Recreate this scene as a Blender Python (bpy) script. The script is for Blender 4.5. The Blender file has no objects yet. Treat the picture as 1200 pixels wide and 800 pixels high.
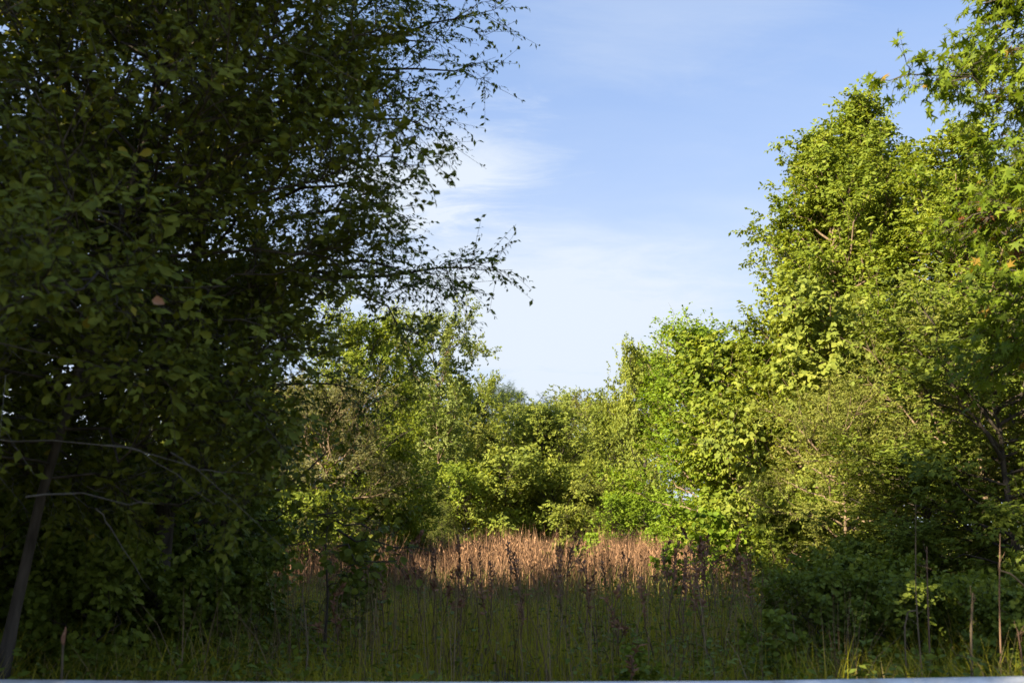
import bpy, math, random
import numpy as np
from mathutils import Matrix, Vector
R = math.radians
S = bpy.context.scene
C = S.collection
rng = np.random.default_rng(7)
random.seed(7)

# ------------------------------------------------------------------ camera
CAM_H, PITCH, FPX = 1.65, 10.8, 1152.0           # eye height, upward tilt, focal length in px of a 1200 px wide picture
cam = bpy.data.cameras.new('camera')
cam.sensor_width = 36.0
cam.lens = 36.0 * FPX / 1200.0
cam.clip_start, cam.clip_end = 0.1, 6000
cam.dof.use_dof = True
cam.dof.focus_distance = 28.0
cam.dof.aperture_fstop = 2.2
camo = bpy.data.objects.new('camera', cam)
camo.location = (0, 0, CAM_H)
camo.rotation_euler = (R(90 + PITCH), 0, 0)
C.objects.link(camo)
S.camera = camo

# ------------------------------------------------------------------ sky, sun, exposure
SUN_EL, SUN_AZ = 30.0, -125.0                     # azimuth clockwise from the viewing direction (+Y)
SKY_STRENGTH, SUN_STRENGTH, EXPOSURE = 0.0555, 5.0, 1.86
world = bpy.data.worlds.new('World')
S.world = world
world.use_nodes = True
wt = world.node_tree
WN, WL = wt.nodes, wt.links
bg = WN['Background']


def wmath(op, a, b=None, c=None, clamp=False):
    n = WN.new('ShaderNodeMath'); n.operation = op; n.use_clamp = clamp
    for i, x in enumerate((a, b, c)):
        if x is None: continue
        if isinstance(x, (int, float)): n.inputs[i].default_value = x
        else: WL.new(x, n.inputs[i])
    return n.outputs[0]


def wmap(x, a, b, c=0.0, d=1.0):
    n = WN.new('ShaderNodeMapRange'); n.interpolation_type = 'SMOOTHSTEP'
    WL.new(x, n.inputs[0])
    for i, q in enumerate((a, b, c, d)): n.inputs[i + 1].default_value = q
    return n.outputs[0]


def wmix(f, a, b, mode='MIX'):
    n = WN.new('ShaderNodeMix'); n.data_type = 'RGBA'; n.blend_type = mode
    for s, x in ((0, f), (6, a), (7, b)):
        if isinstance(x, (int, float)): n.inputs[s].default_value = x
        elif isinstance(x, tuple): n.inputs[s].default_value = x
        else: WL.new(x, n.inputs[s])
    return n.outputs[2]


sky = WN.new('ShaderNodeTexSky')
sky.sky_type = 'NISHITA'
sky.sun_disc = False
sky.sun_elevation = R(SUN_EL)
sky.sun_rotation = R(SUN_AZ % 360)
sky.air_density, sky.dust_density, sky.ozone_density = 1.0, 1.6, 1.4
tc = WN.new('ShaderNodeTexCoord')
sx = WN.new('ShaderNodeSeparateXYZ'); WL.new(tc.outputs['Generated'], sx.inputs[0])
zz = wmath('MAXIMUM', sx.outputs[2], 0.0)
den = wmath('ADD', zz, 0.22)
cx, cy = wmath('DIVIDE', sx.outputs[0], den), wmath('DIVIDE', sx.outputs[1], den)
cmb = WN.new('ShaderNodeCombineXYZ'); WL.new(cx, cmb.inputs[0]); WL.new(cy, cmb.inputs[1])


def cloud_noise(scale, detail, rough, dist, off):
    mp = WN.new('ShaderNodeMapping'); mp.inputs['Location'].default_value = off
    mp.inputs['Scale'].default_value = (1.0, 2.0, 1.0); mp.inputs['Rotation'].default_value = (0, 0, R(14))
    WL.new(cmb.outputs[0], mp.inputs[0])
    n = WN.new('ShaderNodeTexNoise'); n.inputs['Scale'].default_value = scale; n.inputs['Detail'].default_value = detail
    n.inputs['Roughness'].default_value = rough; n.inputs['Distortion'].default_value = dist
    WL.new(mp.outputs[0], n.inputs['Vector'])
    return n.outputs[0]


n1 = cloud_noise(1.1, 7, 0.58, 0.5, (3.1, 0.4, 0))
n2 = cloud_noise(3.6, 6, 0.6, 0.9, (0.3, 1.2, 0))
n3 = cloud_noise(3.4, 9, 0.66, 0.5, (5.3, 2.2, 0))
wisps = wmath('MULTIPLY', wmap(n1, 0.44, 0.75), wmap(n2, 0.30, 0.70, 0.35, 1.0))
low = wmap(sx.outputs[2], 0.62, 0.06)             # thin milky air and cloud towards the horizon all round
veil = wmath('ADD', wmath('MULTIPLY', wisps, 0.12), wmath('MULTIPLY', low, wmath('ADD', wmath('MULTIPLY', wmap(n1, 0.3, 0.62), 0.30), 0.58)), clamp=True)


def puff(vec, r, gain):                           # one soft cloud patch in a given direction of the sky
    d = WN.new('ShaderNodeVectorMath'); d.operation = 'DISTANCE'
    v = Vector(vec).normalized(); d.inputs[1].default_value = v
    nrm = WN.new('ShaderNodeVectorMath'); nrm.operation = 'NORMALIZE'; WL.new(tc.outputs['Generated'], nrm.inputs[0])
    sc = WN.new('ShaderNodeVectorMath'); sc.operation = 'MULTIPLY'; sc.inputs[1].default_value = (1, 1, 2.0)
    WL.new(nrm.outputs[0], sc.inputs[0]); WL.new(sc.outputs[0], d.inputs[0])
    d.inputs[1].default_value = (v.x, v.y, 2.0 * v.z)
    e = wmath('ADD', d.outputs['Value'], wmath('MULTIPLY', wmath('SUBTRACT', n3, 0.5), -0.30))
    return wmath('MULTIPLY', wmap(e, r, r * 0.15), gain)


def ray(px, py):                                  # direction of a point of the photograph (1200 x 800)
    u, v = (px - 600) / FPX, (400 - py) / FPX
    c, s = math.cos(R(PITCH)), math.sin(R(PITCH))
    return (u, c - v * s, s + v * c)


p1 = puff(ray(540, 190), 0.135, 0.50)
p2 = puff(ray(470, 205), 0.12, 0.35)
p3 = puff(ray(640, 375), 0.26, 0.45)
p4 = puff(ray(780, -10), 0.2, 0.22)
for p in (p1, p2, p3, p4): veil = wmath('ADD', veil, p, clamp=True)
base = wmix(1.0, sky.outputs[0], (0.80, 0.98, 1.32, 1), 'MULTIPLY')
lift = wmix(0.50, base, (1.98, 2.94, 4.72, 1))         # thin bright summer haze over the whole dome
WL.new(wmix(veil, lift, (4.02, 4.45, 5.02, 1)), bg.inputs[0])
bg.inputs[1].default_value = SKY_STRENGTH

sun = bpy.data.lights.new('sun', 'SUN')
sun.energy, sun.angle, sun.color = SUN_STRENGTH, R(0.6), (1.0, 0.86, 0.62)
suno = bpy.data.objects.new('sun', sun)
sd = Vector((math.sin(R(SUN_AZ)) * math.cos(R(SUN_EL)), math.cos(R(SUN_AZ)) * math.cos(R(SUN_EL)), math.sin(R(SUN_EL))))
suno.rotation_euler = sd.to_track_quat('Z', 'Y').to_euler()
C.objects.link(suno)

S.view_settings.view_transform = 'Standard'
S.view_settings.look = 'None'
S.view_settings.gamma = 1.0
S.view_settings.use_curve_mapping = False
S.view_settings.exposure = EXPOSURE
S.cycles.max_bounces = 6
S.cycles.diffuse_bounces = 4
S.cycles.transmission_bounces = 4
S.cycles.use_denoising = True


# ------------------------------------------------------------------ helpers
def pix(px, py, y):                               # point of the photograph at distance y -> world (x, y, z)
    d = ray(px, py); t = y / d[1]
    return np.array((d[0] * t, y, CAM_H + d[2] * t))


def gx(px, y):                                    # sideways place of a picture column at distance y
    return (px - 600) / FPX * y * 1.015


def ground_z(x, y):
    x, y = np.asarray(x, float), np.asarray(y, float)
    return (0.06 * np.sin(x * 0.7 + 1.3) * np.cos(y * 0.45) + 0.05 * np.sin(x * 0.23 - y * 0.31) + 0.02 * np.sin(2.1 * x + 1.7 * y)) * np.clip((np.hypot(x, y) - 2) / 6, 0, 1)


class Buf:
    def __init__(s): s.v, s.t, s.q, s.n = [], [], [], 0

    def add(s, v, tris=None, quads=None):
        v = np.asarray(v, float).reshape(-1, 3)
        if tris is not None and len(tris): s.t.append(np.asarray(tris, np.int64).reshape(-1, 3) + s.n)
        if quads is not None and len(quads): s.q.append(np.asarray(quads, np.int64).reshape(-1, 4) + s.n)
        s.v.append(v); s.n += len(v)

    def mesh(s, name, mat, smooth=False):
        me = bpy.data.meshes.new(name)
        v = np.concatenate(s.v) if s.v else np.zeros((0, 3))
        t = np.concatenate(s.t) if s.t else np.zeros((0, 3), np.int64)
        q = np.concatenate(s.q) if s.q else np.zeros((0, 4), np.int64)
        loops = np.concatenate([t.ravel(), q.ravel()]).astype(np.int32)
        starts = np.concatenate([np.arange(len(t)) * 3, len(t) * 3 + np.arange(len(q)) * 4]).astype(np.int32)
        me.vertices.add(len(v)); me.vertices.foreach_set('co', v.astype(np.float32).ravel())
        me.loops.add(len(loops)); me.loops.foreach_set('vertex_index', loops)
        me.polygons.add(len(starts)); me.polygons.foreach_set('loop_start', starts)
        if smooth: me.polygons.foreach_set('use_smooth', np.ones(len(starts), bool))
        me.update(calc_edges=True)
        me.materials.append(mat)
        return me


def obj(name, me, parent=None, loc=None):
    o = bpy.data.objects.new(name, me); C.objects.link(o)
    if parent is not None: o.parent = parent
    if loc is not None: o.location = loc
    return o


def thing(name, label, cat, loc=(0, 0, 0), rot=0.0, scale=1.0, group=None):
    o = bpy.data.objects.new(name, None); C.objects.link(o)
    o.empty_display_size = 0.2
    o.location, o.rotation_euler = loc, (0, 0, rot)
    o.scale = (scale,) * 3 if isinstance(scale, (int, float)) else scale
    tag(o, label, cat, group)
    return o


def tag(o, label, cat, group=None):
    o['label'], o['category'] = label, cat
    if group: o['group'] = group
    return o


def unit(a): return a / (np.linalg.norm(a, axis=-1, keepdims=True) + 1e-9)


def tubes(buf, P, Rr, sides):
    """P (N,k,3) polylines, Rr (N,k) radii."""
    N, k = P.shape[:2]
    if N == 0: return
    T = unit(np.gradient(P, axis=1))
    ref = np.where(np.abs(T[..., 2:3]) < 0.8, np.array([0.1, 0.2, 1.0]), np.array([1.0, 0.15, 0.1]))
    U = unit(np.cross(T, ref)); W = np.cross(T, U)
    a = np.arange(sides) / sides * 2 * np.pi
    V = P[:, :, None] + Rr[:, :, None, None] * (np.cos(a)[:, None] * U[:, :, None] + np.sin(a)[:, None] * W[:, :, None])
    i = np.arange(N)[:, None, None] * k * sides + np.arange(k - 1)[None, :, None] * sides
    j = np.arange(sides)[None, None, :]; j2 = (j + 1) % sides
    Q = np.stack([i + j, i + j2, i + sides + j2, i + sides + j], -1)
    buf.add(V, quads=Q)


def sample(P, s):
    """points and tangents on polylines P (M,k,3) at s (M,)"""
    k = P.shape[1]; f = np.clip(s, 0, 0.9999) * (k - 1); i = f.astype(int); w = (f - i)[:, None]
    m = np.arange(len(P)); a, b = P[m, i], P[m, i + 1]
    return a * (1 - w) + b * w, unit(b - a)


def sprout(P, par, s, ang, length, up, curl, rg, k=5, rad=None):
    """child polylines leaving parents P[par] at s: angle from the parent, upward pull, upward (or downward) curl"""
    b, d = sample(P[par], s)
    M = len(par)
    r = rg.normal(size=(M, 3)); r[:, 2] *= 0.7
    r = unit(r - (r * d).sum(1, keepdims=True) * d)
    dd = unit(np.cos(ang)[:, None] * d + np.sin(ang)[:, None] * r + np.array([0, 0, 1.0]) * np.asarray(up).reshape(-1, 1))
    t = np.linspace(0, 1, k)[None, :, None]
    L = length[:, None, None]
    Q = b[:, None] + dd[:, None] * L * t + np.array([0, 0, 1.0]) * (np.asarray(curl).reshape(-1, 1, 1) * L * t ** 2)
    Q[:, 1:] += rg.normal(size=(M, k - 1, 3)) * L * 0.035
    return Q


# ------------------------------------------------------------------ leaf outlines (x along the leaf 0..1, y across, z fold)
LEAF = {
    'oval': ([(0, 0, 0), (.45, .27, .07), (1, 0, -.05), (.45, -.27, .07)], [(0, 2, 1), (0, 3, 2)]),
    'slim': ([(0, 0, 0), (.45, .19, .05), (1, 0, -.06), (.45, -.19, .05)], [(0, 2, 1), (0, 3, 2)]),
    'wide': ([(0, 0, 0), (.28, .40, .09), (.72, .30, .06), (1, 0, -.08), (.72, -.30, .06), (.28, -.40, .09)], [(0, 3, 2), (0, 2, 1), (0, 4, 3), (0, 5, 4)]),
    'oak': ([(0, 0, 0), (.50, .26, .06), (.82, .24, .05), (1, 0, -.05), (.82, -.24, .05), (.50, -.26, .06)], [(0, 3, 2), (0, 2, 1), (0, 4, 3), (0, 5, 4)]),
    'needle': ([(0, -.03, 0), (0, .03, 0), (1, 0, 0)], [(0, 1, 2)]),
}
_a = [180, 148, 116, 88, 58, 29, 0, -29, -58, -88, -116, -148]
_r = [.22, .20, .52, .20, .62, .22, .66, .22, .62, .20, .52, .20]
LEAF['star'] = ([(.36, 0, 0)] + [(.36 + q * math.cos(R(w)), q * math.sin(R(w)), -.25 * q * q + (.04 if q < .3 else 0)) for w, q in zip(_a, _r)],
                [(0, i + 1, (i + 1) % 12 + 1) for i in range(12)])


# ------------------------------------------------------------------ materials
def mat_new(name):
    m = bpy.data.materials.new(name); m.use_nodes = True
    nt = m.node_tree; nt.nodes.clear()
    out = nt.nodes.new('ShaderNodeOutputMaterial')
    return m, nt, nt.nodes, nt.links, out


def leaf_mat(name, dark, mid, light, translucent=0.42, rough=0.55, spec=0.12, odd=None, odd_at=0.96):
    """leaf: the colour differs from leaf to leaf and from spray to spray; some light passes through"""
    m, nt, N, L, out = mat_new(name)
    geo = N.new('ShaderNodeNewGeometry'); oi = N.new('ShaderNodeObjectInfo'); tcx = N.new('ShaderNodeTexCoord')
    ns = N.new('ShaderNodeTexNoise'); ns.inputs['Scale'].default_value = 1.1; ns.inputs['Detail'].default_value = 3
    L.new(tcx.outputs['Object'], ns.inputs['Vector'])
    ad = N.new('ShaderNodeMath'); ad.operation = 'ADD'
    L.new(geo.outputs['Random Per Island'], ad.inputs[0]); L.new(oi.outputs['Random'], ad.inputs[1])
    fr = N.new('ShaderNodeMath'); fr.operation = 'FRACT'; L.new(ad.outputs[0], fr.inputs[0])
    mx = N.new('ShaderNodeMath'); mx.operation = 'MULTIPLY_ADD'; mx.inputs[1].default_value = 0.55
    L.new(fr.outputs[0], mx.inputs[0])
    sc = N.new('ShaderNodeMath'); sc.operation = 'MULTIPLY_ADD'; sc.inputs[1].default_value = 1.3; sc.inputs[2].default_value = -0.42
    L.new(ns.outputs[0], sc.inputs[0]); L.new(sc.outputs[0], mx.inputs[2])
    cr = N.new('ShaderNodeValToRGB'); L.new(mx.outputs[0], cr.inputs[0])
    e = cr.color_ramp.elements
    e[0].position, e[0].color = 0.05, (*dark, 1); e[1].position, e[1].color = 0.95, (*light, 1)
    k = e.new(0.5); k.color = (*mid, 1)
    col = cr.outputs[0]
    if odd:
        gt = N.new('ShaderNodeMath'); gt.operation = 'GREATER_THAN'; gt.inputs[1].default_value = odd_at
        L.new(fr.outputs[0], gt.inputs[0])
        mo = N.new('ShaderNodeMix'); mo.data_type = 'RGBA'; mo.inputs[7].default_value = (*odd, 1)
        L.new(gt.outputs[0], mo.inputs[0]); L.new(col, mo.inputs[6]); col = mo.outputs[2]
    pb = N.new('ShaderNodeBsdfPrincipled'); pb.inputs['Roughness'].default_value = rough
    pb.inputs['Specular IOR Level'].default_value = spec
    tr = N.new('ShaderNodeBsdfTranslucent'); mxs = N.new('ShaderNodeMixShader'); mxs.inputs[0].default_value = translucent
    hs = N.new('ShaderNodeMix'); hs.data_type = 'RGBA'; hs.blend_type = 'MULTIPLY'; hs.inputs[0].default_value = 1.0
    hs.inputs[7].default_value = (1.25, 1.15, 0.45, 1); L.new(col, hs.inputs[6])
    L.new(col, pb.inputs['Base Color']); L.new(hs.outputs[2], tr.inputs['Color'])
    L.new(pb.outputs[0], mxs.inputs[1]); L.new(tr.outputs[0], mxs.inputs[2]); L.new(mxs.outputs[0], out.inputs[0])
    return m


def rough_mat(name, c1, c2, scale=6.0, stretch=(1, 1, 1), rough=0.9, bump=0.3, spec=0.2, per_island=0.0, metallic=0.0):
    m, nt, N, L, out = mat_new(name)
    tcx = N.new('ShaderNodeTexCoord'); mp = N.new('ShaderNodeMapping'); mp.inputs['Scale'].default_value = stretch
    L.new(tcx.outputs['Object'], mp.inputs[0])
    ns = N.new('ShaderNodeTexNoise'); ns.inputs['Scale'].default_value = scale; ns.inputs['Detail'].default_value = 5
    L.new(mp.outputs[0], ns.inputs['Vector'])
    fac = ns.outputs[0]
    if per_island:
        geo = N.new('ShaderNodeNewGeometry'); ad = N.new('ShaderNodeMath'); ad.operation = 'MULTIPLY_ADD'
        ad.inputs[1].default_value = per_island
        sb = N.new('ShaderNodeMath'); sb.operation = 'SUBTRACT'; sb.inputs[1].default_value = per_island * 0.5
        L.new(fac, sb.inputs[0]); L.new(geo.outputs['Random Per Island'], ad.inputs[0]); L.new(sb.outputs[0], ad.inputs[2]); fac = ad.outputs[0]
    cr = N.new('ShaderNodeValToRGB'); L.new(fac, cr.inputs[0])
    e = cr.color_ramp.elements; e[0].position, e[0].color = 0.3, (*c1, 1); e[1].position, e[1].color = 0.7, (*c2, 1)
    pb = N.new('ShaderNodeBsdfPrincipled'); pb.inputs['Roughness'].default_value = rough
    pb.inputs['Specular IOR Level'].default_value = spec; pb.inputs['Metallic'].default_value = metallic
    L.new(cr.outputs[0], pb.inputs['Base Color'])
    if bump:
        bp = N.new('ShaderNodeBump'); bp.inputs['Strength'].default_value = bump; bp.inputs['Distance'].default_value = 0.02
        L.new(ns.outputs[0], bp.inputs['Height']); L.new(bp.outputs[0], pb.inputs['Normal'])
    L.new(pb.outputs[0], out.inputs[0])
    return m


M = {
    'poplar': leaf_mat('poplar_leaves', (0.101, 0.148, 0.017), (0.181, 0.232, 0.025), (0.283, 0.316, 0.038)),
    'bright': leaf_mat('sweetgum_leaves', (0.096, 0.162, 0.014), (0.162, 0.246, 0.019), (0.240, 0.318, 0.031)),
    'broad': leaf_mat('broad_leaves', (0.089, 0.138, 0.015), (0.181, 0.234, 0.025), (0.287, 0.320, 0.042)),
    'olive': leaf_mat('olive_leaves', (0.120, 0.161, 0.030), (0.203, 0.246, 0.039), (0.308, 0.330, 0.057)),
    'feather': leaf_mat('fine_leaves', (0.113, 0.135, 0.026), (0.187, 0.209, 0.039), (0.276, 0.276, 0.060)),
    'brownish': leaf_mat('dull_leaves', (0.101, 0.108, 0.043), (0.166, 0.166, 0.064), (0.237, 0.216, 0.093)),
    'pale': leaf_mat('pale_leaves', (0.123, 0.167, 0.044), (0.204, 0.246, 0.061), (0.276, 0.312, 0.089)),
    'pine': leaf_mat('pine_needles', (.022, .040, .014), (.035, .058, .018), (.058, .080, .024), translucent=0.1),
    'cedar': leaf_mat('cedar_sprays', (.060, .085, .018), (.115, .135, .026), (.185, .180, .040), translucent=0.15),
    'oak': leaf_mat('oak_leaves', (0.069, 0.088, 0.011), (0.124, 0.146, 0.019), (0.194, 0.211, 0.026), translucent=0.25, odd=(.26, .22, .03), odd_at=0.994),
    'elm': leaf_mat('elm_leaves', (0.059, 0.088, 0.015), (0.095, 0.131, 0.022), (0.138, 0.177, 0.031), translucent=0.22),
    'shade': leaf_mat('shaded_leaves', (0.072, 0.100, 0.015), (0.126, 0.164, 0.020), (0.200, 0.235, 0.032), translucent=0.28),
    'gum': leaf_mat('star_leaves', (0.074, 0.118, 0.011), (0.130, 0.185, 0.015), (0.204, 0.254, 0.026), odd=(.26, .17, .03), odd_at=0.985),
    'shrub': leaf_mat('shrub_leaves', (0.090, 0.129, 0.016), (0.165, 0.215, 0.026), (0.270, 0.300, 0.039)),
    'dead': leaf_mat('dead_leaves', (.11, .045, .018), (.17, .075, .03), (.22, .12, .04), translucent=0.15),
    'deadpale': leaf_mat('dead_leaf', (.28, .14, .08), (.34, .18, .10), (.40, .22, .13), translucent=0.2),
    'bark': rough_mat('bark', (.030, .024, .018), (.095, .078, .060), 5.0, (3, 3, .6)),
    'tanbark': rough_mat('tan_bark', (.085, .060, .038), (.26, .185, .12), 5.0, (3, 3, .6)),
    'greybark': rough_mat('grey_bark', (.085, .080, .072), (.22, .21, .19), 6.0, (2, 2, .7)),
    'deadwood': rough_mat('dead_wood', (.05, .044, .036), (.13, .115, .095), 9.0, (1, 1, 1)),
    'grass': leaf_mat('green_grass', (0.206, 0.206, 0.019), (0.358, 0.337, 0.030), (0.550, 0.454, 0.058), translucent=.4, odd=(.34, .25, .13), odd_at=.84),
    'weedgrass': leaf_mat('meadow_grass', (.090, .110, .018), (.160, .175, .034), (.230, .230, .060), translucent=.35),
    'sedge': rough_mat('dry_sedge', (.070, .038, .022), (.31, .178, .096), 0.45, (1, 1, .3), 0.75, 0, 0.2, per_island=0.9),
    'stalk': rough_mat('dry_stalk', (.085, .050, .032), (.22, .135, .085), 8.0, (1, 1, .5), 0.8, 0, 0.2),
    'strawblade': rough_mat('straw_blade', (.10, .064, .034), (.25, .17, .09), 0.7, (1, 1, .3), 0.8, 0, 0.2, per_island=.8),
    'palestalk': rough_mat('pale_stalk', (.075, .055, .034), (.20, .15, .09), 8.0, (1, 1, .5), 0.8, 0, 0.2),
    'seed': rough_mat('seed_head', (.16, .075, .040), (.36, .19, .115), 20.0, (1, 1, 1), 0.9, 0.5, 0.1),
    'soil': rough_mat('ground', (.060, .060, .026), (.13, .12, .055), 1.6, (1, 1, 1), 1.0, 0.6, 0.1),
    'zinc': rough_mat('galvanised_steel', (.44, .43, .41), (.76, .77, .78), 5.0, (1, 1, 1), 0.42, 0.05, 0.5, metallic=0.25),
    'post': rough_mat('weathered_post', (.30, .29, .28), (.46, .45, .43), 10.0, (1, 1, .3), 0.8, 0.3, 0.2),
}
for k, v in M.items(): v.name = v.name


# ------------------------------------------------------------------ trees
def prof_round(t): return np.sqrt(np.clip(1 - (2 * (t - 0.42)) ** 2 / 1.36, 0.03, 1))
def prof_column(t): return np.clip(np.minimum(0.55 + 1.6 * t, 1.0) * np.clip(1.12 - t, 0, 1) ** 0.55, 0.06, 1)
def prof_spire(t): return np.clip(np.minimum(0.60 + 1.6 * t, 1.0) * np.clip((1.05 - t) / 0.78, 0, 1) ** 0.85, 0.07, 1)
def prof_cone(t): return np.clip(1.02 - t, 0.05, 1) ** 0.85
def prof_top(t): return np.clip(np.sin(np.pi * np.clip(t * 0.75 + 0.2, 0, 1)) ** 0.6, 0.1, 1)


def build_tree(seed, H=10.0, base=0.15, rad=2.5, prof=prof_round, nlimb=40, elev=(5, 65), bdens=5.0, blen=0.42, bang=50,
               ntwig=6, twig=0.45, nleaf=9, leaf='oval', size=0.12, droop=0.25, up=0.2, curl=0.12, lean=(0, 0), tr=0.12,
               bark='bark', mat='poplar', extra=(), extra_only=False, flat=0.55, lumpy=0.35, trunk_wob=0.02, limb_r=0.30,
               branch_wood=True, bmax=1.6, twig_wood=False, forks=1, keep=None):
    rg = np.random.default_rng(seed)
    k = 9
    t = np.linspace(0, 1, k)
    trunk = np.stack([lean[0] * H * t ** 1.2, lean[1] * H * t ** 1.2, H * 0.98 * t], -1)
    trunk[1:] += np.cumsum(rg.normal(size=(k - 1, 3)) * np.array([1, 1, 0]) * H * trunk_wob, 0) * 0.6
    wood = Buf()
    T = trunk[None]
    tubes(wood, T, (tr * (1 - 0.93 * t ** 0.9))[None] + tr * 0.5 * (np.exp(-t * 25))[None], 8)
    # limbs
    if not extra_only:
        u = np.sort(rg.random(nlimb) * 0.5 + (np.arange(nlimb) + 0.5) / nlimb * 0.5 + 0.0)
        u = (np.arange(nlimb) + rg.random(nlimb)) / nlimb
        hs = base + (1 - base) * u
        az = np.arange(nlimb) * 2.39996 + rg.normal(size=nlimb) * 0.5
        el = R(1) * (elev[0] + (elev[1] - elev[0]) * u + rg.normal(size=nlimb) * 9)
        lump = 1 + lumpy * (0.6 * np.sin(az * 2 + u * 9 + seed) + rg.normal(size=nlimb) * 0.5)
        Ln = rad * prof(u) * np.clip(lump, 0.45, 1.6) / np.maximum(np.cos(el), 0.55)
        Ln = np.minimum(Ln, H * (1.0 - hs) / np.maximum(np.sin(el) + curl, .12) + .16 * rad)
        b, _ = sample(np.repeat(T, nlimb, 0), hs * 0.985)
        d = np.stack([np.cos(az) * np.cos(el), np.sin(az) * np.cos(el), np.sin(el)], -1)
        tt = np.linspace(0, 1, 6)[None, :, None]
        LP = b[:, None] + d[:, None] * Ln[:, None, None] * tt + np.array([0, 0, 1.0]) * (curl * Ln[:, None, None] * tt ** 2)
        LP[:, 1:] += rg.normal(size=(nlimb, 5, 3)) * Ln[:, None, None] * 0.04
    else:
        LP, Ln = np.zeros((0, 6, 3)), np.zeros(0)
    if len(extra):
        E = []
        for pts in extra:
            pts = np.asarray(pts, float); s = np.linspace(0, 1, 6) * (len(pts) - 1)
            i = np.minimum(s.astype(int), len(pts) - 2); w = (s - i)[:, None]
            E.append(pts[i] * (1 - w) + pts[i + 1] * w)
        E = np.array(E); E[:, 1:-1] += rg.normal(size=(len(E), 4, 3)) * 0.06
        LP = np.concatenate([LP, E]); Ln = np.concatenate([Ln, np.linalg.norm(np.diff(E, axis=1), axis=-1).sum(1)])
    nl = len(LP)
    lr = np.clip(Ln / 40, 0.006, tr * limb_r + Ln * 0.004)
    tubes(wood, LP, lr[:, None] * np.linspace(1, 0.25, 6)[None], 5)
    # branches
    cnt = np.maximum(2, (Ln * bdens + rg.random(nl)).astype(int))
    par = np.repeat(np.arange(nl), cnt); n = len(par)
    s = 0.18 + 0.82 * rg.random(n) ** 0.8
    bl = np.clip(Ln[par] * blen * (1.1 - 0.55 * s) * (0.6 + 0.8 * rg.random(n)), 0.2, bmax)
    BP = sprout(LP, par, s, R(bang) * (0.6 + 0.8 * rg.random(n)), bl, up, np.full(n, curl - 0.05), rg)
    if branch_wood:
        tubes(wood, BP, (0.004 + bl * 0.006)[:, None] * np.linspace(1, 0.3, 5)[None], 3)
    # twigs
    par2 = np.repeat(np.arange(n), ntwig); m = len(par2)
    s2 = 0.15 + 0.85 * rg.random(m)
    tl = twig * (0.5 + rg.random(m))
    TP = sprout(BP, par2, s2, R(48) * (0.5 + rg.random(m)), tl, up * 0.6, rg.normal(size=m) * 0.1 - droop * 0.5, rg, k=4)
    if twig_wood:
        tubes(wood, TP[:, [0, 3]], np.full(m, 0.003)[:, None] * np.linspace(1, 0.5, 2)[None], 3)
    # leaves
    par3 = np.repeat(np.arange(m), nleaf); q = len(par3)
    s3 = np.tile((np.arange(nleaf) + 0.7) / nleaf, m) + rg.normal(size=q) * 0.06
    p, d = sample(TP[par3], np.clip(s3, 0.05, 1) ** 0.75)
    side = unit(np.cross(d, np.array([0, 0, 1.0])) + rg.normal(size=(q, 3)) * 0.35)
    side *= np.where(np.arange(q) % 2 == 0, 1.0, -1.0)[:, None]
    a = unit(d * 0.55 + side * 0.8 + np.array([0, 0, -droop]) + rg.normal(size=(q, 3)) * 0.3)
    ctr = np.interp(p[:, 2], trunk[:, 2], trunk[:, 0]), np.interp(p[:, 2], trunk[:, 2], trunk[:, 1])
    outw = unit(np.stack([p[:, 0] - ctr[0], p[:, 1] - ctr[1], np.zeros(q)], -1))
    nrm = np.array([0, 0, 1.0]) * flat + outw * 0.65 + rg.normal(size=(q, 3)) * 0.38
    nrm = unit(nrm - (nrm * a).sum(1, keepdims=True) * a)
    sz = size * (0.45 + 0.95 * rg.random(q))
    fr = (p, a, np.cross(nrm, a), nrm, sz)
    return dict(wood=wood, frames=fr, leaf=leaf, mat=mat, bark=bark, seed=seed)


def leaf_buf(fr, kind, sel=None):
    p, a, b, n, sz = [x if sel is None else x[sel] for x in fr]
    tv, tt = LEAF[kind]
    tv = np.array(tv)
    V = p[:, None] + sz[:, None, None] * (tv[None, :, 0:1] * a[:, None] + tv[None, :, 1:2] * b[:, None] + tv[None, :, 2:3] * n[:, None])
    F = np.arange(len(p))[:, None, None] * len(tv) + np.array(tt)[None]
    bf = Buf(); bf.add(V, tris=F)
    return bf


TRI = [0]


def protos(name, **kw):
    t = build_tree(**kw)
    cb = leaf_buf(t['frames'], t['leaf'])
    TRI[0] += sum(len(x) for x in cb.t)
    t['trunk_mesh'] = t['wood'].mesh(name + '_trunk', M[t['bark']], True)
    t['crown_mesh'] = cb.mesh(name + '_crown', M[t['mat']])
    return t


def plant(proto, name, label, cat, x, y, rot=0.0, scale=1.0, group=None, mat=None):
    o = thing(name, label, cat, (x, y, float(ground_z(x, y)) - 0.03), rot, scale, group)
    a = obj('stem' if cat in ('shrub', 'sapling', 'bush') else 'trunk', proto['trunk_mesh'], o)
    b = obj('foliage' if cat in ('shrub', 'sapling', 'bush') else 'crown', proto['crown_mesh'], o)
    if mat:
        b.material_slots[0].link = 'OBJECT'; b.material_slots[0].material = M[mat]
    return o


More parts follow.
